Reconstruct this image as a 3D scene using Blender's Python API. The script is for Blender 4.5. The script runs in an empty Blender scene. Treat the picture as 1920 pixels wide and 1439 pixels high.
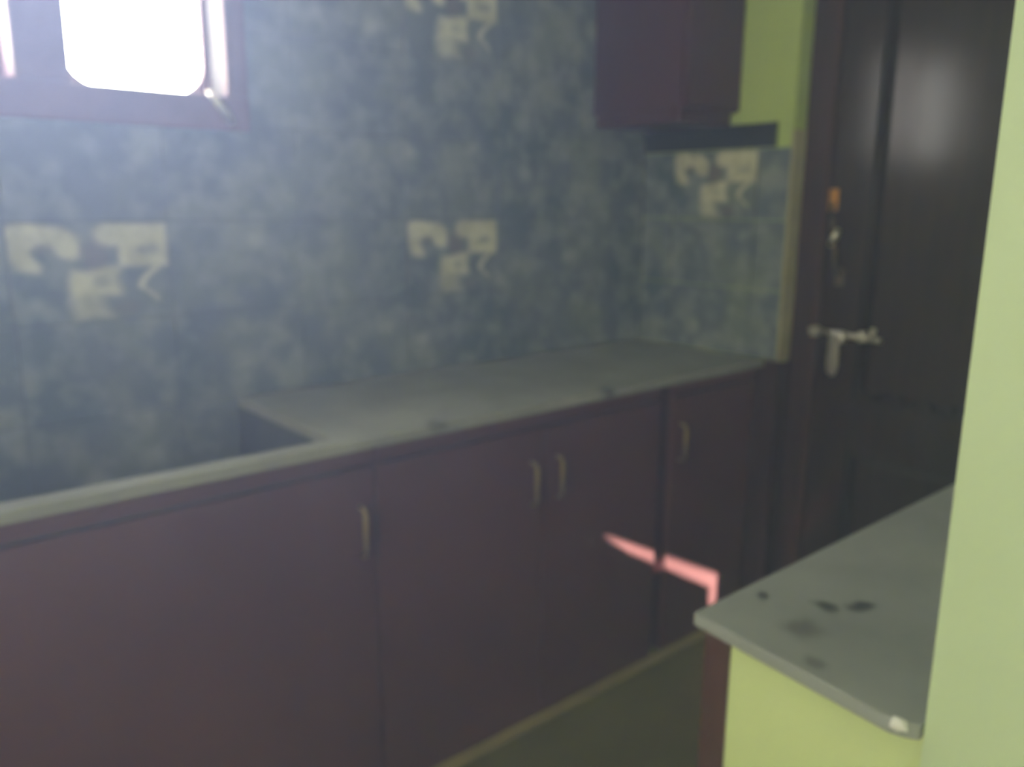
import bpy, bmesh, math, random
from mathutils import Vector, Matrix

random.seed(7)
SC = bpy.context.scene
COL = SC.collection

# ------------------------------------------------------------------ camera
# X runs along the tiled wall, Y towards it, Z up
# lengths below are drawn in units of S metres, so that a wall tile comes out 0.30 m wide
S = 0.785
EYE = Vector((0.0, 0.0, 1.65)) * S
YAW, PITCH, ROLL = math.radians(40.58), math.radians(12.18), math.radians(0.41)
cam_d = bpy.data.cameras.new('camera')
cam = bpy.data.objects.new('camera', cam_d)
COL.objects.link(cam)
fwd = Vector((math.sin(YAW) * math.cos(PITCH), math.cos(YAW) * math.cos(PITCH), -math.sin(PITCH)))
cam.matrix_world = (Matrix.Translation(EYE) @ fwd.to_track_quat('-Z', 'Y').to_matrix().to_4x4()
                    @ Matrix.Rotation(ROLL, 4, 'Z'))
cam_d.sensor_width = 36.0
cam_d.lens = 36.0 * 1556.0 / 1920.0
cam_d.clip_start = 0.02
cam_d.dof.use_dof = True
cam_d.dof.focus_distance = 0.33            # the phone missed its focus
cam_d.dof.aperture_fstop = (cam_d.lens / 1000.0) / 0.0039
SC.camera = cam

# ------------------------------------------------------------------ sky, sun, exposure
world = bpy.data.worlds.new('overcast_sky')
SC.world = world
world.use_nodes = True
bg = world.node_tree.nodes['Background']
bg.inputs['Color'].default_value = (0.97, 0.97, 1.0, 1)
bg.inputs['Strength'].default_value = 20.0

SUN_DIR = Vector((0.2, 1.0, -0.87)).normalized()
sun_d = bpy.data.lights.new('sun', 'SUN')
sun_d.energy = 38.0
sun_d.angle = math.radians(0.53)
sun_d.color = (1.0, 0.99, 0.97)
sun = bpy.data.objects.new('sun', sun_d)
sun.rotation_euler = SUN_DIR.to_track_quat('-Z', 'Y').to_euler()
sun.location = (1, -4, 5)
COL.objects.link(sun)


def portal(name, loc, size_x, size_y, direction):
    d = bpy.data.lights.new(name, 'AREA')
    d.shape = 'RECTANGLE'
    d.size, d.size_y = size_x * S, size_y * S
    d.cycles.is_portal = True
    o = bpy.data.objects.new(name, d)
    o.location = Vector(loc) * S
    o.rotation_euler = Vector(direction).to_track_quat('-Z', 'Z').to_euler()
    COL.objects.link(o)
    return o


portal('window_portal', (0.43, 2.50, 2.215), 1.2, 0.78, (0, -1, 0))
portal('rear_portal', (-2.74, -0.4, 1.65), 1.4, 1.1, (1, 0, 0))

vs = SC.view_settings
vs.view_transform = 'Standard'
vs.look = 'None'
vs.exposure = 0.0
vs.gamma = 1.0
vs.use_curve_mapping = False
SC.cycles.use_denoising = True
SC.cycles.max_bounces = 8
SC.cycles.diffuse_bounces = 5
SC.cycles.volume_bounces = 1
SC.cycles.transparent_max_bounces = 12


# ------------------------------------------------------------------ materials
def new_mat(name):
    m = bpy.data.materials.new(name)
    m.use_nodes = True
    nt = m.node_tree
    return m, nt, nt.nodes['Principled BSDF']


def mottled(name, c1, c2, scale=6.0, rough=0.5, spec=0.4, bump=0.0, bscale=40.0, detail=4.0, stretch=(1, 1, 1)):
    m, nt, b = new_mat(name)
    g = nt.nodes.new('ShaderNodeNewGeometry')
    mp = nt.nodes.new('ShaderNodeMapping')
    mp.inputs['Scale'].default_value = stretch
    nt.links.new(g.outputs['Position'], mp.inputs['Vector'])
    n = nt.nodes.new('ShaderNodeTexNoise')
    n.inputs['Scale'].default_value = scale
    n.inputs['Detail'].default_value = detail
    nt.links.new(mp.outputs['Vector'], n.inputs['Vector'])
    r = nt.nodes.new('ShaderNodeValToRGB')
    r.color_ramp.elements[0].position = 0.33
    r.color_ramp.elements[1].position = 0.67
    r.color_ramp.elements[0].color = (*c1, 1)
    r.color_ramp.elements[1].color = (*c2, 1)
    nt.links.new(n.outputs['Fac'], r.inputs['Fac'])
    nt.links.new(r.outputs['Color'], b.inputs['Base Color'])
    b.inputs['Roughness'].default_value = rough
    b.inputs['Specular IOR Level'].default_value = spec
    if bump:
        n2 = nt.nodes.new('ShaderNodeTexNoise')
        n2.inputs['Scale'].default_value = bscale
        nt.links.new(mp.outputs['Vector'], n2.inputs['Vector'])
        bp = nt.nodes.new('ShaderNodeBump')
        bp.inputs['Strength'].default_value = bump
        bp.inputs['Distance'].default_value = 0.01
        nt.links.new(n2.outputs['Fac'], bp.inputs['Height'])
        nt.links.new(bp.outputs['Normal'], b.inputs['Normal'])
    return m


def tile_material(name, printed):
    """glazed blue green tile with a print of soft leafy specks; decor tiles add a cream picture"""
    m, nt, b = new_mat(name)
    N, L = nt.nodes, nt.links
    g = N.new('ShaderNodeNewGeometry')
    big = N.new('ShaderNodeTexNoise'); big.inputs['Scale'].default_value = 5.0; big.inputs['Detail'].default_value = 3.0
    L.new(g.outputs['Position'], big.inputs['Vector'])
    r1 = N.new('ShaderNodeValToRGB')
    e = r1.color_ramp.elements
    e[0].position, e[0].color = 0.35, (0.105, 0.150, 0.175, 1)
    e[1].position, e[1].color = 0.68, (0.205, 0.245, 0.215, 1)
    x = e.new(0.5); x.color = (0.145, 0.180, 0.220, 1)
    L.new(big.outputs['Fac'], r1.inputs['Fac'])
    v = N.new('ShaderNodeTexVoronoi'); v.feature = 'SMOOTH_F1'
    v.inputs['Scale'].default_value = 12.0
    v.inputs['Smoothness'].default_value = 0.35
    v.inputs['Randomness'].default_value = 0.75
    L.new(g.outputs['Position'], v.inputs['Vector'])
    r2 = N.new('ShaderNodeValToRGB')
    e = r2.color_ramp.elements
    e[0].position, e[0].color = 0.10, (0.85, 0.85, 0.85, 1)
    e[1].position, e[1].color = 0.42, (0, 0, 0, 1)
    L.new(v.outputs['Distance'], r2.inputs['Fac'])
    gate = N.new('ShaderNodeTexNoise'); gate.inputs['Scale'].default_value = 9.0; gate.inputs['Detail'].default_value = 1.0
    L.new(g.outputs['Position'], gate.inputs['Vector'])
    r3 = N.new('ShaderNodeValToRGB')
    e = r3.color_ramp.elements
    e[0].position, e[0].color = 0.42, (0, 0, 0, 1)
    e[1].position, e[1].color = 0.62, (1, 1, 1, 1)
    L.new(gate.outputs['Fac'], r3.inputs['Fac'])
    mul = N.new('ShaderNodeMath'); mul.operation = 'MULTIPLY'
    L.new(r2.outputs['Color'], mul.inputs[0]); L.new(r3.outputs['Color'], mul.inputs[1])
    bl = N.new('ShaderNodeTexNoise'); bl.inputs['Scale'].default_value = 15.0; bl.inputs['Detail'].default_value = 2.5
    L.new(g.outputs['Position'], bl.inputs['Vector'])
    r4 = N.new('ShaderNodeValToRGB')
    e = r4.color_ramp.elements
    e[0].position, e[0].color = 0.44, (0, 0, 0, 1)
    e[1].position, e[1].color = 0.66, (0.46, 0.46, 0.46, 1)
    L.new(bl.outputs['Fac'], r4.inputs['Fac'])
    half = N.new('ShaderNodeMath'); half.operation = 'MULTIPLY_ADD'
    half.inputs[1].default_value = 0.5
    L.new(mul.outputs[0], half.inputs[0]); L.new(r4.outputs['Color'], half.inputs[2])
    half.use_clamp = True
    mx = N.new('ShaderNodeMixRGB')
    mx.inputs['Color2'].default_value = (0.40, 0.43, 0.41, 1)
    L.new(half.outputs[0], mx.inputs['Fac']); L.new(r1.outputs['Color'], mx.inputs['Color1'])
    out = mx.outputs['Color']
    if printed:
        at = N.new('ShaderNodeAttribute'); at.attribute_name = 'print'
        m2 = N.new('ShaderNodeMixRGB')
        sep = N.new('ShaderNodeSeparateColor')
        L.new(at.outputs['Color'], sep.inputs['Color'])
        L.new(sep.outputs['Red'], m2.inputs['Fac'])
        L.new(out, m2.inputs['Color1'])
        cn = N.new('ShaderNodeTexNoise'); cn.inputs['Scale'].default_value = 22.0
        L.new(g.outputs['Position'], cn.inputs['Vector'])
        cr = N.new('ShaderNodeValToRGB')
        e = cr.color_ramp.elements
        e[0].position, e[0].color = 0.35, (0.56, 0.54, 0.38, 1)
        e[1].position, e[1].color = 0.6, (0.76, 0.73, 0.54, 1)
        L.new(cn.outputs['Fac'], cr.inputs['Fac'])
        L.new(cr.outputs['Color'], m2.inputs['Color2'])
        m3 = N.new('ShaderNodeMixRGB')
        m3.inputs['Color2'].default_value = (0.20, 0.15, 0.14, 1)
        L.new(sep.outputs['Green'], m3.inputs['Fac'])
        L.new(m2.outputs['Color'], m3.inputs['Color1'])
        out = m3.outputs['Color']
    L.new(out, b.inputs['Base Color'])
    b.inputs['Roughness'].default_value = 0.42
    b.inputs['Specular IOR Level'].default_value = 0.35
    return m


def stone_material(name, c1, c2, stains=()):
    m = mottled(name, c1, c2, scale=7.0, rough=0.38, spec=0.4, detail=6.0)
    nt = m.node_tree
    b = nt.nodes['Principled BSDF']
    src = b.inputs['Base Color'].links[0].from_socket
    g = nt.nodes.new('ShaderNodeNewGeometry')
    nz = nt.nodes.new('ShaderNodeTexNoise'); nz.inputs['Scale'].default_value = 18.0
    nt.links.new(g.outputs['Position'], nz.inputs['Vector'])
    warp = nt.nodes.new('ShaderNodeVectorMath'); warp.operation = 'MULTIPLY_ADD'
    warp.inputs[1].default_value = (0.05, 0.05, 0.0)
    nt.links.new(nz.outputs['Color'], warp.inputs[0]); nt.links.new(g.outputs['Position'], warp.inputs[2])
    for (x, y, rad, colr, amt) in stains:
        d = nt.nodes.new('ShaderNodeVectorMath'); d.operation = 'DISTANCE'
        d.inputs[1].default_value = (x * S + 0.025, y * S + 0.025, 1.086 * S)
        nt.links.new(warp.outputs[0], d.inputs[0])
        mr = nt.nodes.new('ShaderNodeMapRange')
        mr.interpolation_type = 'SMOOTHSTEP'
        mr.inputs['From Min'].default_value = rad * S * 1.15; mr.inputs['From Max'].default_value = rad * S * 0.3
        mr.inputs['To Min'].default_value = 0.0; mr.inputs['To Max'].default_value = amt
        nt.links.new(d.outputs['Value'], mr.inputs['Value'])
        mx = nt.nodes.new('ShaderNodeMixRGB')
        mx.inputs['Color2'].default_value = (*colr, 1)
        nt.links.new(mr.outputs['Result'], mx.inputs['Fac']); nt.links.new(src, mx.inputs['Color1'])
        src = mx.outputs['Color']
    nt.links.new(src, b.inputs['Base Color'])
    return m


M = {}
M['lime'] = mottled('lime_paint', (0.48, 0.60, 0.18), (0.52, 0.64, 0.21), 3.0, 0.55, 0.3, 0.08, 60)
M['lime_pale'] = mottled('pale_lime_paint', (0.52, 0.625, 0.39), (0.56, 0.665, 0.42), 3.0, 0.55, 0.3, 0.08, 60)
M['lime_low'] = mottled('lime_paint_low_wall', (0.60, 0.70, 0.33), (0.65, 0.74, 0.36), 3.0, 0.55, 0.3, 0.08, 60)
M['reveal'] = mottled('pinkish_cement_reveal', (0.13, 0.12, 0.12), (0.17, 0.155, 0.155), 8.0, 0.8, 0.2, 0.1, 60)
M['white'] = mottled('white_wash', (0.66, 0.66, 0.62), (0.74, 0.73, 0.69), 4.0, 0.7, 0.2, 0.1, 50)
M['grout'] = mottled('cement_grout', (0.085, 0.095, 0.10), (0.13, 0.14, 0.14), 12.0, 0.85, 0.2, 0.2, 80)
M['floor'] = mottled('floor_cement_tile', (0.15, 0.15, 0.055), (0.22, 0.215, 0.085), 2.5, 0.45, 0.4, 0.05, 60)
M['skirt'] = mottled('olive_skirting', (0.36, 0.31, 0.15), (0.46, 0.40, 0.20), 8.0, 0.5, 0.3)
M['tile'] = tile_material('blue_green_glazed_tile', False)
M['tile_print'] = tile_material('printed_picture_tile', True)
M['dark_band'] = mottled('dark_band_finish', (0.020, 0.024, 0.028), (0.035, 0.042, 0.045), 12.0, 0.35, 0.4)
M['cream'] = mottled('cream_tile_edge', (0.40, 0.37, 0.22), (0.52, 0.48, 0.30), 9.0, 0.5, 0.3)
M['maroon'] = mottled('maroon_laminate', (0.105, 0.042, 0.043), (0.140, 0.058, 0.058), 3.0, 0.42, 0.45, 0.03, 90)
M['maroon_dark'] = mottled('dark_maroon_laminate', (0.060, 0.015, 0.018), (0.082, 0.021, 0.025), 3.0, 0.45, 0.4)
M['inside'] = mottled('cabinet_inside', (0.02, 0.014, 0.012), (0.035, 0.022, 0.02), 6.0, 0.8, 0.2)
M['brown_wood'] = mottled('brown_wood', (0.055, 0.018, 0.009), (0.088, 0.030, 0.015), 14.0, 0.45, 0.4, 0.05, 60, stretch=(4, 4, 0.5))
M['door_wood'] = mottled('dark_polished_door_wood', (0.026, 0.011, 0.005), (0.040, 0.017, 0.008), 12.0, 0.17, 0.42, 0.01, 30, stretch=(4, 4, 0.4))
M['frame_wood'] = mottled('dark_door_frame_wood', (0.036, 0.014, 0.011), (0.058, 0.023, 0.017), 12.0, 0.3, 0.45, 0.03, 40, stretch=(4, 4, 0.5))
M['window_wood'] = mottled('window_frame_wood', (0.15, 0.075, 0.085), (0.21, 0.11, 0.12), 10.0, 0.5, 0.35, 0.04, 60)
M['stone'] = stone_material('grey_stone_slab', (0.31, 0.32, 0.29), (0.42, 0.43, 0.39),
                            ((1.22, 1.735, 0.035, (0.03, 0.035, 0.03), 0.7), (1.875, 1.735, 0.035, (0.03, 0.035, 0.03), 0.7)))
M['stone_worn'] = stone_material('worn_grey_stone_slab', (0.24, 0.255, 0.245), (0.33, 0.345, 0.325), (
    (1.023, 0.625, 0.014, (0.03, 0.035, 0.03), 0.8), (1.064, 0.537, 0.020, (0.03, 0.035, 0.03), 0.9),
    (1.099, 0.511, 0.020, (0.03, 0.035, 0.03), 0.9), (0.978, 0.528, 0.035, (0.08, 0.075, 0.065), 0.6),
    (0.915, 0.470, 0.020, (0.08, 0.08, 0.075), 0.6)))
M['basin'] = mottled('basin_stone', (0.07, 0.085, 0.09), (0.12, 0.14, 0.14), 6.0, 0.5, 0.35)
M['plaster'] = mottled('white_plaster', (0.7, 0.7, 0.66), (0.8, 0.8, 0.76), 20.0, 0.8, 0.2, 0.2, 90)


def metal(name, c, rough):
    m, nt, b = new_mat(name)
    b.inputs['Base Color'].default_value = (*c, 1)
    b.inputs['Metallic'].default_value = 1.0
    n = nt.nodes.new('ShaderNodeTexNoise'); n.inputs['Scale'].default_value = 60
    mr = nt.nodes.new('ShaderNodeMapRange')
    mr.inputs['To Min'].default_value = rough * 0.8; mr.inputs['To Max'].default_value = rough * 1.3
    nt.links.new(n.outputs['Fac'], mr.inputs['Value']); nt.links.new(mr.outputs['Result'], b.inputs['Roughness'])
    return m


M['brass'] = metal('dull_brass', (0.52, 0.42, 0.22), 0.42)
M['dark_brass'] = metal('tarnished_brass', (0.16, 0.11, 0.055), 0.45)
M['amber'] = metal('amber_brass', (0.62, 0.30, 0.07), 0.38)
M['steel'] = metal('bright_steel', (0.80, 0.76, 0.66), 0.30)

m, nt, b = new_mat('window_glass')
nt.nodes.remove(b)
tr = nt.nodes.new('ShaderNodeBsdfTransparent'); tr.inputs['Color'].default_value = (0.96, 0.97, 0.96, 1)
gl = nt.nodes.new('ShaderNodeBsdfGlossy'); gl.inputs['Roughness'].default_value = 0.05
mx = nt.nodes.new('ShaderNodeMixShader'); mx.inputs['Fac'].default_value = 0.06
nt.links.new(tr.outputs[0], mx.inputs[1]); nt.links.new(gl.outputs[0], mx.inputs[2])
nt.links.new(mx.outputs[0], nt.nodes['Material Output'].inputs['Surface'])
M['glass'] = m


# ------------------------------------------------------------------ mesh helpers
def add_box(bm, lo, hi):
    x0, y0, z0 = lo; x1, y1, z1 = hi
    v = [bm.verts.new(p) for p in ((x0, y0, z0), (x1, y0, z0), (x1, y1, z0), (x0, y1, z0),
                                   (x0, y0, z1), (x1, y0, z1), (x1, y1, z1), (x0, y1, z1))]
    for f in ((0, 3, 2, 1), (4, 5, 6, 7), (0, 1, 5, 4), (1, 2, 6, 5), (2, 3, 7, 6), (3, 0, 4, 7)):
        bm.faces.new([v[i] for i in f])


def add_prism(bm, pts, axis, a, b):
    """polygon in the plane across AXIS, drawn from a to b along it"""
    def P(p, t):
        if axis == 'X': return (t, p[0], p[1])
        if axis == 'Y': return (p[0], t, p[1])
        return (p[0], p[1], t)
    A = [bm.verts.new(P(p, a)) for p in pts]
    B = [bm.verts.new(P(p, b)) for p in pts]
    n = len(pts)
    bm.faces.new(A); bm.faces.new(B[::-1])
    for i in range(n):
        bm.faces.new([A[i], B[i], B[(i + 1) % n], A[(i + 1) % n]])


def add_tube(bm, pts, radii, seg=12):
    if not hasattr(radii, '__len__'): radii = [radii] * len(pts)
    pts = [Vector(p) for p in pts]
    rings = []
    for i, p in enumerate(pts):
        t = (pts[min(i + 1, len(pts) - 1)] - pts[max(i - 1, 0)]).normalized()
        ref = Vector((0, 0, 1)) if abs(t.z) < 0.9 else Vector((1, 0, 0))
        u = t.cross(ref).normalized(); w = t.cross(u).normalized()
        rings.append([bm.verts.new(p + (u * math.cos(k * 2 * math.pi / seg) + w * math.sin(k * 2 * math.pi / seg)) * radii[i])
                      for k in range(seg)])
    for a, c in zip(rings, rings[1:]):
        for k in range(seg):
            bm.faces.new([a[k], a[(k + 1) % seg], c[(k + 1) % seg], c[k]])
    bm.faces.new(rings[0][::-1]); bm.faces.new(rings[-1])


def finish(name, bm, mat, parent=None, bevel=0.0, smooth=False):
    bmesh.ops.recalc_face_normals(bm, faces=bm.faces)
    if bevel:
        ed = [e for e in bm.edges if len(e.link_faces) == 2 and e.calc_face_angle(0) > 0.6]
        bmesh.ops.bevel(bm, geom=ed, offset=bevel, segments=2, profile=0.6, affect='EDGES')
    bmesh.ops.scale(bm, vec=(S, S, S), verts=bm.verts)
    me = bpy.data.meshes.new(name)
    bm.to_mesh(me); bm.free()
    if smooth:
        for p in me.polygons: p.use_smooth = True
    me.materials.append(M[mat])
    o = bpy.data.objects.new(name, me)
    COL.objects.link(o)
    if parent: o.parent = parent
    return o


def box(name, lo, hi, mat, parent=None, bevel=0.0):
    """world coordinates; the part keeps them below a thing whose empty stands elsewhere"""
    off = parent_offset(parent)
    bm = bmesh.new()
    add_box(bm, Vector(lo) - off, Vector(hi) - off)
    return finish(name, bm, mat, parent, bevel)


def parent_offset(p):
    v = Vector((0, 0, 0))
    while p:
        v += p.location
        p = p.parent
    return v / S


def boxes(name, lst, mat, parent=None, bevel=0.0):
    off = parent_offset(parent)
    bm = bmesh.new()
    for lo, hi in lst: add_box(bm, Vector(lo) - off, Vector(hi) - off)
    return finish(name, bm, mat, parent, bevel)


def tube(name, pts, r, mat, parent=None, seg=12):
    off = parent_offset(parent)
    bm = bmesh.new()
    add_tube(bm, [Vector(p) - off for p in pts], r, seg)
    return finish(name, bm, mat, parent, 0, True)


def prism(name, pts, axis, a, b, mat, parent=None, bevel=0.0):
    off = parent_offset(parent)
    k = {'X': (1, 2, 0), 'Y': (0, 2, 1), 'Z': (0, 1, 2)}[axis]
    bm = bmesh.new()
    add_prism(bm, [(p[0] - off[k[0]], p[1] - off[k[1]]) for p in pts], axis, a - off[k[2]], b - off[k[2]])
    return finish(name, bm, mat, parent, bevel)


def tag(o, label=None, cat=None, group=None, kind=None):
    if label: o['label'] = label
    if cat: o['category'] = cat
    if group: o['group'] = group
    if kind: o['kind'] = kind
    return o


def thing(name, loc, label, cat, group=None, kind=None):
    o = bpy.data.objects.new(name, None)
    o.location = Vector(loc) * S
    o.empty_display_size = 0.1
    COL.objects.link(o)
    return tag(o, label, cat, group, kind)


# ------------------------------------------------------------------ the room
YW = 2.35        # tiled wall
XE = 2.732       # short tiled end wall
XD = 2.80        # face of the door frame
YF = 1.752       # cabinet fronts
ZC = 1.086       # worktops
CEIL = 3.5
TW, TH = 0.3857, 0.257
XJ = 0.7746      # a tile joint on the long wall
WX0, WX1, WZ0, WZ1 = -0.16, 1.02, 1.852, 2.60   # window hole in the wall

tag(box('floor', (-2.7, -2.1, -0.08), (3.3, 2.5, 0.0), 'floor'),
    'dull olive cement floor of the narrow aisle between the counters', 'floor', kind='structure')
tag(boxes('ceiling', [((-2.7, -2.1, CEIL), (1.0, 2.5, CEIL + 0.1)), ((1.0, -0.12, CEIL), (3.3, 2.5, CEIL + 0.1))], 'white'),
    'white ceiling above the kitchen and the room behind', 'ceiling', kind='structure')
w = boxes('wall_back', [((-2.7, YW, 0), (WX0, YW + 0.13, CEIL)), ((WX1, YW, 0), (3.3, YW + 0.13, CEIL)),
                        ((WX0, YW, 0), (WX1, YW + 0.13, WZ0)), ((WX0, YW, WZ1), (WX1, YW + 0.13, CEIL))], 'grout')
wall_back = tag(w, 'long wall behind the counter covered with blue-green tiles', 'wall', kind='structure')
wall_end = tag(box('wall_end', (XE, 1.672, 0), (XE + 0.09, YW, CEIL), 'lime'),
               'short lime end wall with tiles below, beside the dark door', 'wall', kind='structure')
tag(boxes('wall_far', [((XE + 0.09, 0.0, 2.70), (XE + 0.19, 1.672, CEIL)), ((XE + 0.09, 0.0, 0), (XE + 0.19, 0.60, 2.70)),
                       ((XE + 0.09, 1.672, 0), (XE + 0.19, YW, CEIL))], 'lime'),
    'lime wall around the dark door at the end of the aisle', 'wall', kind='structure')
wr = tag(boxes('wall_right', [((1.0, -0.12, 0), (1.40, 0.0, CEIL)), ((2.38, -0.12, 0), (XE + 0.19, 0.0, CEIL)),
                              ((1.40, -0.12, 0), (2.38, 0.0, 1.55)), ((1.40, -0.12, 2.36), (2.38, 0.0, CEIL))], 'lime'),
         'lime wall behind the grey slab of the near counter', 'wall', kind='structure')
# added, unseen: hole and board with a slot shaped to throw the sun streak
for pts in ([(1.35, 2.40), (1.35, 2.123), (1.53, 2.123), (2.207, 1.775), (2.42, 1.775), (2.42, 2.40)],
            [(2.207, 1.775), (2.42, 1.775), (2.42, 1.5), (2.207, 1.5)],
            [(1.35, 2.123), (1.53, 2.123), (1.68, 2.012), (2.160, 1.733), (2.160, 1.5), (1.35, 1.5)],
            [(2.160, 1.5), (2.207, 1.5), (2.207, 1.655), (2.160, 1.655)]):
    prism('streak_mask', pts, 'Y', 0.0, 0.006, 'brown_wood', wr)
tag(box('wall_near', (0.885, -2.1, 0), (1.0, 0.324, CEIL), 'lime_pale'),
    'pale lime wall edge close to the camera beside the worn slab', 'wall', kind='structure')
tag(box('wall_side', (-2.7, -2.1, 0), (1.0, -2.0, CEIL), 'lime_pale'),
    'pale lime side wall of the room behind the camera', 'wall', kind='structure')
# rear wall with a window
RX = -2.7
tag(boxes('wall_rear', [((RX, -2.0, 0), (RX + 0.1, -1.1, CEIL)), ((RX, 0.3, 0), (RX + 0.1, YW, CEIL)),
                        ((RX, -1.1, 0), (RX + 0.1, 0.3, 1.1)), ((RX, -1.1, 2.2), (RX + 0.1, 0.3, CEIL))], 'lime_pale'),
    'pale lime rear wall behind the camera with a plain window hole', 'wall', kind='structure')
tag(box('sun_block_slab', (-6.8, -3.9, 2.54), (RX, 2.8, 2.64), 'white'), 'unseen added roof slab outside the rear window', 'sun_blocker', kind='structure')  # added out of view to stop direct sun at the rear window

# wall tiles, each a piece of its own
def tile_mesh(name, w, h, mat):
    bm = bmesh.new()
    add_box(bm, (0.0015, -0.007, 0.0015), (w - 0.0015, 0.002, h - 0.0015))
    front = [e for e in bm.edges if all(v.co.y < -0.006 for v in e.verts)]
    bmesh.ops.bevel(bm, geom=front, offset=0.0018, segments=1, affect='EDGES')
    bmesh.ops.recalc_face_normals(bm, faces=bm.faces)
    bmesh.ops.scale(bm, vec=(S, S, S), verts=bm.verts)
    me = bpy.data.meshes.new(name)
    bm.to_mesh(me); bm.free()
    me.materials.append(M[mat])
    return me


def blob(u, v, cu, cv, ru, rv, soft=0.35):
    d = math.hypot((u - cu) / ru, (v - cv) / rv)
    return max(0.0, min(1.0, (1.0 - d) / soft + 0.5))


def rect(u, v, u0, u1, v0, v1, s=0.05):
    f = lambda t: max(0.0, min(1.0, t / s + 0.5))
    return min(f(u - u0), f(u1 - u), f(v - v0), f(v1 - v))


def seg_d(u, v, a, b, r):
    px, py = (u - a[0]) * 1.47, v - a[1]
    dx, dy = (b[0] - a[0]) * 1.47, b[1] - a[1]
    t = max(0, min(1, (px * dx + py * dy) / (dx * dx + dy * dy)))
    d = math.hypot(px - t * dx, py - t * dy)
    return max(0.0, min(1.0, (r - d) / 0.02 + 0.5))


def picture(u, v):
    """cream areas (first) and brown line work (second) of the printed picture; v runs down from the top"""
    w = u, v
    u += 0.018 * math.sin(9 * v + 3 * u) + 0.010 * math.sin(23 * v + 1)
    v += 0.020 * math.sin(8 * u + 2) + 0.012 * math.sin(21 * u + 5 * v)
    c = max(blob(u, v, 0.20, 0.14, 0.215, 0.135, 0.4), rect(u, v, 0.015, 0.15, 0.12, 0.48, 0.06),
            blob(u, v, 0.34, 0.24, 0.085, 0.11, 0.5),
            rect(w[0], w[1], 0.66, 0.99, 0.015, 0.46, 0.04), blob(u, v, 0.62, 0.15, 0.11, 0.12, 0.5),
            rect(u, v, 0.35, 0.67, 0.46, 0.75, 0.07), 0.7 * rect(u, v, 0.36, 0.56, 0.68, 0.96, 0.10),
            0.9 * seg_d(u, v, (0.94, 0.44), (0.80, 0.70), 0.030), 0.55 * seg_d(u, v, (0.80, 0.70), (0.90, 0.80), 0.028))
    c *= 1.0 - 0.95 * blob(u, v, 0.215, 0.30, 0.065, 0.10, 0.6)
    c *= 1.0 - 0.6 * blob(u, v, 0.84, 0.30, 0.08, 0.055, 0.8)
    c *= 1.0 - 0.4 * blob(u, v, 0.56, 0.62, 0.06, 0.06, 0.8)
    d = 0.55 * blob(u, v, 0.50, 0.33, 0.085, 0.17, 0.7)
    d = max(d, 0.4 * blob(u, v, 0.205, 0.24, 0.06, 0.06, 0.7), 0.3 * blob(u, v, 0.68, 0.9, 0.09, 0.08, 0.7))
    return max(0.0, c) * 0.92, d * (1 - 0.5 * c)


def print_mesh():
    NU, NV = 56, 40
    bm = bmesh.new()
    lay = bm.loops.layers.float_color.new('print')
    val = {}
    g = [[None] * (NV + 1) for _ in range(NU + 1)]
    for i in range(NU + 1):
        for j in range(NV + 1):
            u, v = i / NU, j / NV
            p = bm.verts.new((0.0015 + u * (TW - 0.003), -0.007, TH - 0.0015 - v * (TH - 0.003)))
            g[i][j] = p
            val[p] = picture(u, v)
    for i in range(NU):
        for j in range(NV):
            f = bm.faces.new([g[i][j], g[i][j + 1], g[i + 1][j + 1], g[i + 1][j]])
            for lp in f.loops:
                a, d = val[lp.vert]
                lp[lay] = (a, d, 0, 1)
    rim = ([g[i][0] for i in range(NU + 1)] + [g[NU][j] for j in range(1, NV + 1)]
           + [g[i][NV] for i in range(NU - 1, -1, -1)] + [g[0][j] for j in range(NV - 1, 0, -1)])
    back = [bm.verts.new((p.co.x, 0.002, p.co.z)) for p in rim]
    n = len(rim)
    for i in range(n):
        bm.faces.new([rim[i], rim[(i + 1) % n], back[(i + 1) % n], back[i]])
    bmesh.ops.recalc_face_normals(bm, faces=bm.faces)
    bmesh.ops.scale(bm, vec=(S, S, S), verts=bm.verts)
    me = bpy.data.meshes.new('picture_tile')
    bm.to_mesh(me); bm.free()
    me.materials.append(M['tile_print'])
    return me


PRINT = print_mesh()
MESHES = {}


def put_tile(parent, x, z, w, h, printed=False, rotz=0.0, y=YW):
    key = (round(w, 3), round(h, 3))
    if printed:
        me = PRINT
    else:
        if key not in MESHES: MESHES[key] = tile_mesh('wall_tile', w, h, 'tile')
        me = MESHES[key]
    o = bpy.data.objects.new('picture_tile' if printed else 'wall_tile', me)
    o.location = Vector((x, y, z)) * S
    o.rotation_euler = (0, 0, rotz)
    COL.objects.link(o)
    o.parent = parent
    return o


rows = [(ZC - TH, TH, True)] + [(ZC + k * TH, TH, False) for k in range(7)]
xs = [XJ + TW * (k - 4) for k in range(10)]
prints = {(3, 1), (6, 1), (6, 4)}
BX = 0.940        # right side of the sunken basin
for r, (z, h, low) in enumerate(rows):
    k = r - 1
    for c, x in enumerate(xs):
        x0, x1 = x, min(x + TW, XE)
        if x0 > XE - 0.01: continue
        if low and x0 > BX - 0.05: continue
        if low: x1 = min(x1, BX)
        z0, z1 = z, min(z + h, CEIL)
        # keep clear of the window
        if x0 < WX1 and x1 > WX0 and z1 > WZ0 + 0.02 and z0 < WZ1:
            if x1 > WX1 + 0.01: x0 = WX1
            elif x0 < WX0 - 0.01: x1 = WX0
            else: continue
        if x1 - x0 < 0.02: continue
        put_tile(wall_back, x0, z0, x1 - x0, z1 - z0, (c, k) in prints)
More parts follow.
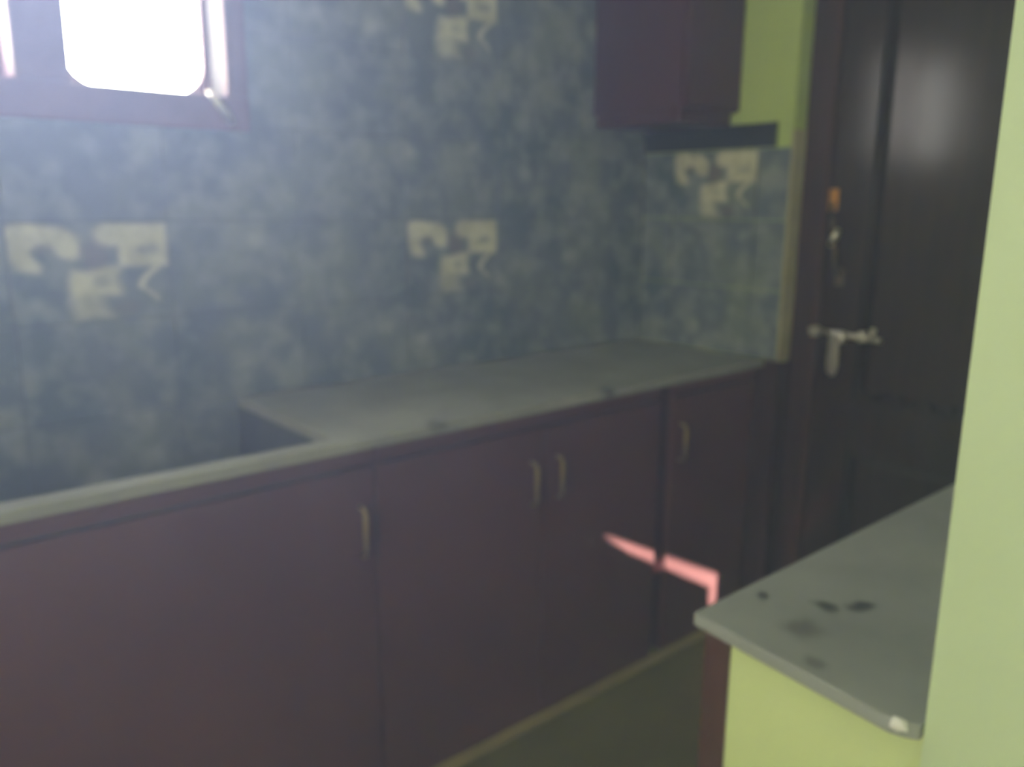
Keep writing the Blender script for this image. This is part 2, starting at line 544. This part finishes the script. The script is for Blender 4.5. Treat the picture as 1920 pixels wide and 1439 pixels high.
# end wall: facing the camera, joints counted from the front edge
YT = YW - 0.008
for k in range(3):
    z = ZC + k * TH
    a = 1.803
    for (yy, wdt, pr) in ((a, a - 1.672, False), (a + TW, TW, k == 2), (YT, YT - a - TW, False)):
        put_tile(wall_end, XE, z, wdt, TH, pr, -math.pi / 2, yy)
box('end_band', (XE - 0.014, 1.735, ZC + 3 * TH + 0.002), (XE + 0.001, YT, ZC + 3 * TH + 0.088), 'dark_band', wall_end, 0.002)  # plain dark band along the top of the end wall tiles
tag(box('trim_1', (XE - 0.010, 1.662, ZC), (XE + 0.070, 1.672, ZC + 3 * TH + 0.06), 'cream', None, 0.002),
    'narrow cream tile edge beside the dark door frame', 'trim', kind='structure')

# ------------------------------------------------------------------ window
win = thing('window_1', (0.43, YW, WZ0), 'bright window with brown wooden frame above the sunken basin', 'window', kind='structure')
FY0, FY1 = YW - 0.022, YW + 0.012
FB = 1.935 - WZ0
box('bottom_rail', (WX0, FY0, WZ0 - 0.008), (WX1, FY1, WZ0 + FB), 'window_wood', win, 0.006)
box('top_rail', (WX0, FY0, WZ1 - 0.07), (WX1, FY1, WZ1), 'window_wood', win, 0.006)
box('side_rail', (0.960, FY0, WZ0 + FB), (WX1, FY1, WZ1 - 0.07), 'window_wood', win, 0.006)
box('side_rail', (WX0, FY0, WZ0 + FB), (WX0 + 0.060, FY1, WZ1 - 0.07), 'window_wood', win, 0.006)
box('mullion', (0.446, FY0, WZ0 + FB), (0.568, YW + 0.10, WZ1 - 0.07), 'window_wood', win, 0.008)
# whitewashed reveals
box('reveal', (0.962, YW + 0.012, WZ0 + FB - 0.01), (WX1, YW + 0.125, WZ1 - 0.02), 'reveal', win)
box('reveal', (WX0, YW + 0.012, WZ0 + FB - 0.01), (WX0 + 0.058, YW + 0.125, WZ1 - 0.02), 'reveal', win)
box('sill', (WX0, YW + 0.012, WZ0), (WX1, YW + 0.13, WZ0 + FB - 0.008), 'plaster', win, 0.004)
box('lintel', (WX0, YW + 0.012, WZ1 - 0.065), (WX1, YW + 0.13, WZ1), 'plaster', win)


def sash(x0, x1, z0, z1, wd, rad):
    """outer sash with rounded corners, its pane a piece of it"""
    bm = bmesh.new()
    off = parent_offset(win)
    y0, y1 = YW + 0.098 - off.y, YW + 0.118 - off.y
    inner = []
    ix0, ix1, iz0, iz1 = x0 + wd, x1 - wd, z0 + wd, z1 - wd
    for cx, cz, a0 in ((ix1 - rad, iz1 - rad, 0), (ix0 + rad, iz1 - rad, 90), (ix0 + rad, iz0 + rad, 180), (ix1 - rad, iz0 + rad, 270)):
        for k in range(7):
            t = math.radians(a0 + 15 * k)
            inner.append((cx + rad * math.cos(t), cz + rad * math.sin(t)))
    outer = []
    for cx, cz in ((x1, z1), (x0, z1), (x0, z0), (x1, z0)): outer += [(cx, cz)] * 7
    n = len(inner)
    I0 = [bm.verts.new((p[0] - off.x, y0, p[1] - off.z)) for p in inner]
    I1 = [bm.verts.new((p[0] - off.x, y1, p[1] - off.z)) for p in inner]
    cache = {}
    def ov(p, y):
        if (p, y) not in cache: cache[(p, y)] = bm.verts.new((p[0] - off.x, y, p[1] - off.z))
        return cache[(p, y)]
    for i in range(n):
        j = (i + 1) % n
        for (I, y) in ((I0, y0), (I1, y1)):
            a, c = ov(outer[i], y), ov(outer[j], y)
            bm.faces.new([I[i], I[j], c] if a is c else [I[i], I[j], c, a])
        bm.faces.new([I0[i], I0[j], I1[j], I1[i]])
    cn = [(x1, z1), (x0, z1), (x0, z0), (x1, z0)]
    for i in range(4):
        p, q = cn[i], cn[(i + 1) % 4]
        bm.faces.new([ov(p, y0), ov(q, y0), ov(q, y1), ov(p, y1)])
    s = finish('sash', bm, 'window_wood', win)
    box('pane', (x0 + wd * 0.6, YW + 0.106, z0 + wd * 0.6), (x1 - wd * 0.6, YW + 0.110, z1 - wd * 0.6), 'glass', s)
    return s


sash(0.566, 0.962, WZ0 + FB - 0.008, WZ1 - 0.06, 0.018, 0.080)
sash(WX0 + 0.058, 0.448, WZ0 + FB - 0.008, WZ1 - 0.06, 0.018, 0.080)
st = tube('mitre_glint', [(0.905, YW - 0.024, 1.945), (0.925, YW - 0.034, 1.915), (0.948, YW - 0.036, 1.885), (0.962, YW - 0.032, 1.862)],
          [0.007, 0.009, 0.010, 0.007], 'steel', win, 10)  # rod put in for the highlight on the mitred frame corner
st['label'] = 'slanting pale rod standing in for the highlight on the frame mitre'

# ------------------------------------------------------------------ door at the end of the aisle
door = thing('door_1', (XD + 0.03, 1.2, 0), 'dark polished panel door with steel bolt at the end of the aisle', 'door', kind='structure')
DY1, DZ = 1.668, 2.68
box('frame_post', (XD, 1.570, 0), (XD + 0.10, DY1, DZ), 'frame_wood', door, 0.006)
box('frame_post', (XD, 0.60, 0), (XD + 0.10, 0.69, DZ), 'frame_wood', door, 0.006)
box('frame_head', (XD, 0.69, 2.58), (XD + 0.10, 1.570, DZ), 'frame_wood', door, 0.006)
box('frame_bead', (XD - 0.010, 1.558, 0), (XD + 0.012, 1.576, 2.58), 'brown_wood', door, 0.004)
leaf = box('door_leaf', (XD + 0.035, 0.693, 0.01), (XD + 0.065, 1.568, 2.576), 'door_wood', door)
LX0, LX1 = XD + 0.004, XD + 0.036
LY0, LY1, LM = 0.693, 1.556, 1.408
box('stile', (LX0, LM, 0.01), (LX1, LY1, 2.576), 'door_wood', leaf, 0.004)
box('stile', (LX0, LY0, 0.01), (LX1, LY0 + 0.145, 2.576), 'door_wood', leaf, 0.004)
for z0, z1 in ((0.01, 0.24), (0.783, 0.972), (2.40, 2.576)):
    box('rail', (LX0, LY0 + 0.145, z0), (LX1, LM, z1), 'door_wood', leaf, 0.004)
for z0, z1 in ((0.24, 0.783), (0.972, 2.40)):
    y0, y1 = LY0 + 0.145, LM
    bm = bmesh.new()
    off = parent_offset(leaf)
    xa, xb = XD + 0.034 - off.x, XD + 0.014 - off.x
    m1, m2 = 0.010, 0.042
    a = [bm.verts.new((xa, y - off.y, z)) for y, z in ((y0 + m1, z0 + m1), (y1 - m1, z0 + m1), (y1 - m1, z1 - m1), (y0 + m1, z1 - m1))]
    c = [bm.verts.new((xb, y - off.y, z)) for y, z in ((y0 + m2, z0 + m2), (y1 - m2, z0 + m2), (y1 - m2, z1 - m2), (y0 + m2, z1 - m2))]
    bm.faces.new(c); bm.faces.new(a[::-1])
    for i in range(4): bm.faces.new([a[i], a[(i + 1) % 4], c[(i + 1) % 4], c[i]])
    finish('panel', bm, 'door_wood', leaf)
# curved pull handle
h = tube('pull_handle', [(LX0, 1.540, 1.665), (LX0 - 0.026, 1.532, 1.650), (LX0 - 0.044, 1.515, 1.60), (LX0 - 0.050, 1.497, 1.535),
                         (LX0 - 0.044, 1.492, 1.47), (LX0 - 0.026, 1.492, 1.425), (LX0, 1.492, 1.412)],
         [0.008, 0.009, 0.009, 0.010, 0.009, 0.009, 0.008], 'dark_brass', door)
h['label'] = 'bowed brass pull handle'
box('handle_plate', (LX0 - 0.008, 1.522, 1.635), (LX0 + 0.002, 1.556, 1.712), 'amber', h, 0.004)
box('handle_plate', (LX0 - 0.008, 1.476, 1.375), (LX0 + 0.002, 1.508, 1.44), 'dark_brass', h, 0.004)
tube('handle_glint', [(LX0 - 0.058, 1.480, 1.575), (LX0 - 0.062, 1.492, 1.545), (LX0 - 0.060, 1.506, 1.518)], [0.008, 0.014, 0.010], 'steel', h)  # bright steel piece placed as the highlight on the handle
# tower bolt with its hanging hasp
zb = 1.205
b_ = tube('bolt_rod', [(LX0 - 0.020, 1.580, zb + 0.006), (LX0 - 0.020, 1.312, zb - 0.004)], 0.0095, 'steel', door)
b_['label'] = 'bright steel sliding door bolt'
for yy in (1.56, 1.38):
    box('bolt_bracket', (LX0 - 0.032, yy - 0.013, zb - 0.016), (LX0 + 0.002, yy + 0.013, zb + 0.020), 'steel', b_, 0.004)
tube('bolt_knob', [(LX0 - 0.020, 1.345, zb - 0.002), (LX0 - 0.036, 1.336, zb + 0.020), (LX0 - 0.040, 1.333, zb + 0.036)], [0.009, 0.009, 0.010], 'steel', b_)
box('bolt_collar', (LX0 - 0.040, 1.440, zb - 0.030), (LX0 - 0.006, 1.495, zb + 0.014), 'steel', b_, 0.009)
prism('hasp', [(1.496, zb - 0.02), (1.462, zb - 0.02), (1.458, zb - 0.11), (1.464, zb - 0.143), (1.479, zb - 0.152), (1.494, zb - 0.143), (1.500, zb - 0.11)],
      'X', LX0 - 0.030, LX0 - 0.018, 'steel', b_, 0.003)

# ------------------------------------------------------------------ long counter
YS = 1.720
top = thing('countertop', (1.2, 2.04, ZC - 0.028), 'long grey stone countertop running below the blue-green tiles', 'countertop')
prism('slab', [(-0.9, YS), (XE - 0.012, YS), (XE - 0.012, YT), (BX, YT), (BX, YS + 0.055), (-0.70, YS + 0.055), (-0.70, YT), (-0.9, YT)],
      'Z', ZC - 0.028, ZC, 'stone', top, 0.003)
bas = thing('sink_basin', (0.13, 2.05, 0.80), 'deep sunken stone basin in the counter below the window', 'sink')
ZB = ZC - TH + 0.001
YB = YS + 0.056
box('basin_floor', (-0.715, YB, ZB - 0.02), (BX + 0.015, YT, ZB), 'basin', bas)
box('basin_wall', (-0.715, YB, ZB), (BX + 0.015, YB + 0.015, ZC - 0.030), 'basin', bas)
box('basin_wall', (BX, YB + 0.015, ZB), (BX + 0.015, YT, ZC - 0.030), 'basin', bas)
box('basin_wall', (-0.715, YB + 0.015, ZB), (-0.70, YT, ZC - 0.030), 'basin', bas)
tube('drain', [(0.10, 2.0, ZB - 0.001), (0.10, 2.0, ZB + 0.004)], 0.04, 'steel', bas, 20)


def handle(name, x, z0, z1, parent, y=None):
    y = YF if y is None else y
    h = tube(name, [(x, y + 0.002, z1), (x, y - 0.022, z1 - 0.004), (x, y - 0.027, z1 - 0.02), (x, y - 0.027, z0 + 0.02), (x, y - 0.022, z0 + 0.004), (x, y + 0.002, z0)],
             [0.006, 0.006, 0.0068, 0.0068, 0.006, 0.006], 'brass', parent, 10)
    h['label'] = 'slim dull brass bar handle'
    return h


def cabinet(x0, x1, leaves, label):
    """leaves: (left, right, handle x or None)"""
    c = thing('base_cabinet', ((x0 + x1) / 2, 2.0, 0), label, 'cabinet', 'maroon cabinets below the long counter')
    t = 0.018
    zt = ZC - 0.030
    deep = 2.30 if x0 > BX else YB - 0.002
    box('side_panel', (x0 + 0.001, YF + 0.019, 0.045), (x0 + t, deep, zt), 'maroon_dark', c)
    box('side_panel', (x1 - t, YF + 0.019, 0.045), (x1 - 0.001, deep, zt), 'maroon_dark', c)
    box('bottom_panel', (x0 + t, YF + 0.022, 0.05), (x1 - t, 2.30, 0.068), 'inside', c)
    box('back_panel', (x0 + t, 2.28, 0.068), (x1 - t, 2.296, 0.78), 'inside', c)
    box('top_rail', (x0 + 0.001, YF + 0.001, zt - 0.046), (x1 - 0.001, YF + 0.018, zt), 'maroon', c, 0.003)
    box('bottom_rail', (x0 + 0.001, YF + 0.006, 0.043), (x1 - 0.001, YF + 0.018, 0.062), 'maroon', c, 0.002)
    for (a, b2, hx) in leaves:
        d = box('cabinet_door', (a + 0.003, YF, 0.066), (b2 - 0.003, YF + 0.018, zt - 0.056), 'maroon', c, 0.003)
        if hx is not None:
            handle('door_handle', hx, 0.770, 0.903, d)
    return c


cabinet(-0.60, 1.043, [(-0.60, 0.16, None), (0.16, 1.043, 0.998)], 'maroon base cabinet under the window and basin')
cabinet(1.047, 2.172, [(1.047, 1.631, 1.578), (1.631, 2.172, 1.682)], 'double-door maroon base cabinet with two brass handles side by side')
corner = cabinet(2.232, XE - 0.016, [(2.232, XE - 0.016, 2.280)], 'maroon base cabinet in the dark corner beside the door')
box('dark_cover', (XE - 0.013, 1.655, 0.0), (XE - 0.003, 1.718, ZC - 0.001), 'frame_wood', corner)  # dark boards covering the lime end wall below the counter
box('dark_cover', (XE - 0.015, 1.718, 0.0), (XE - 0.003, 1.80, ZC - 0.030), 'frame_wood', corner)
box('dark_cover', (XE - 0.003, 1.655, 0.0), (XD - 0.012, 1.661, ZC - 0.004), 'frame_wood', corner)
tag(box('baseboard_back', (-0.9, YF + 0.004, 0.0), (XE - 0.016, YF + 0.030, 0.042), 'skirt', None, 0.003),
    'olive skirting strip along the foot of the maroon cabinets', 'skirting', kind='structure')

# ------------------------------------------------------------------ wall cabinet in the corner
WX, WY, WZ, WT = 2.41, 1.90, 1.985, 2.95
wc = thing('wall_cabinet', (2.56, 2.13, WZ), 'dark maroon wall cabinet high in the corner over the tiles', 'cabinet')
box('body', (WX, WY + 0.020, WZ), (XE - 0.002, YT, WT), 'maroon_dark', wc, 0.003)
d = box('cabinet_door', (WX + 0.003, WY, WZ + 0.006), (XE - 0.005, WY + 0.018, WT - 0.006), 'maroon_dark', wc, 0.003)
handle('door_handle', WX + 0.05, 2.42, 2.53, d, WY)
box('shade_trim', (WX + 0.01, WY + 0.03, WZ - 0.046), (XE - 0.016, YW - 0.02, WZ), 'maroon_dark', wc, 0.002)  # deepened to stand in for the shadow band under the cabinet

# ------------------------------------------------------------------ near counter
YN = 0.653        # its front edge
nc = thing('near_countertop', (1.6, 0.35, ZC - 0.028), 'worn grey stone slab jutting out from the pale lime wall', 'countertop')
prism('slab', [(0.902, YN), (0.871, 0.356), (0.876, 0.340), (0.884, 0.327), (1.003, 0.327), (1.003, 0.003), (XE + 0.05, 0.003), (XE + 0.05, YN)],
      'Z', ZC - 0.020, ZC, 'stone_worn', nc, 0.003)
bm = bmesh.new()
off = parent_offset(nc)
bmesh.ops.create_icosphere(bm, subdivisions=2, radius=1.0)
for v in bm.verts:
    v.co = Vector((v.co.x * 0.007, v.co.y * 0.012, v.co.z * 0.008)) * (1 + 0.3 * random.uniform(-1, 1)) + Vector((0.874, 0.347, ZC - 0.004)) - off
ch = finish('plaster_dab', bm, 'plaster', nc, 0, True)
ch['label'] = 'white plaster dab on the slab corner'
tag(box('wall_low', (0.915, 0.003, 0), (0.995, 0.598, ZC - 0.021), 'lime_low', None, 0.004),
    'low lime wall carrying the end of the worn grey slab', 'wall', kind='structure')
kc = thing('base_cabinet', (1.8, 0.5, 0), 'brown wooden cabinet edge under the tip of the worn slab', 'cabinet')
box('corner_post', (0.918, 0.600, 0), (0.995, 0.644, ZC - 0.021), 'brown_wood', kc, 0.004)
box('front_rail', (0.995, 0.622, ZC - 0.10), (XE + 0.05, 0.642, ZC - 0.028), 'brown_wood', kc, 0.003)
box('plinth', (0.995, 0.60, 0.0), (XE + 0.05, 0.62, 0.07), 'brown_wood', kc)
for i in range(3):
    a = 1.0 + i * 0.593
    d = box('cabinet_door', (a, 0.624, 0.075), (a + 0.588, 0.642, ZC - 0.105), 'maroon', kc, 0.003)
    hd = handle('door_handle', a + 0.54, 0.77, 0.90, d, 0.642)
    for v in hd.data.vertices:          # the bar stands out on the aisle side
        v.co.y = 2 * (0.642 - parent_offset(d).y) * S - v.co.y

# ------------------------------------------------------------------ haze
m = bpy.data.materials.new('lens_glare_haze')
m.use_nodes = True
nt = m.node_tree
nt.nodes.remove(nt.nodes['Principled BSDF'])
vsn = nt.nodes.new('ShaderNodeVolumeScatter')
vsn.inputs['Color'].default_value = (0.46, 0.56, 1.0, 1)
vsn.inputs['Density'].default_value = 0.315
vsn.inputs['Anisotropy'].default_value = 0.63
nt.links.new(vsn.outputs[0], nt.nodes['Material Output'].inputs['Volume'])
M['glare_veil'] = m
tag(box('glare_veil', (-2.62, -2.02, -0.02), (0.858, 1.70, CEIL + 0.02), 'glare_veil'),  # added volume; its glow imitates the window's glare in the lens
    'added bluish haze hanging in the air before the tiled wall', 'glare_veil', kind='stuff')
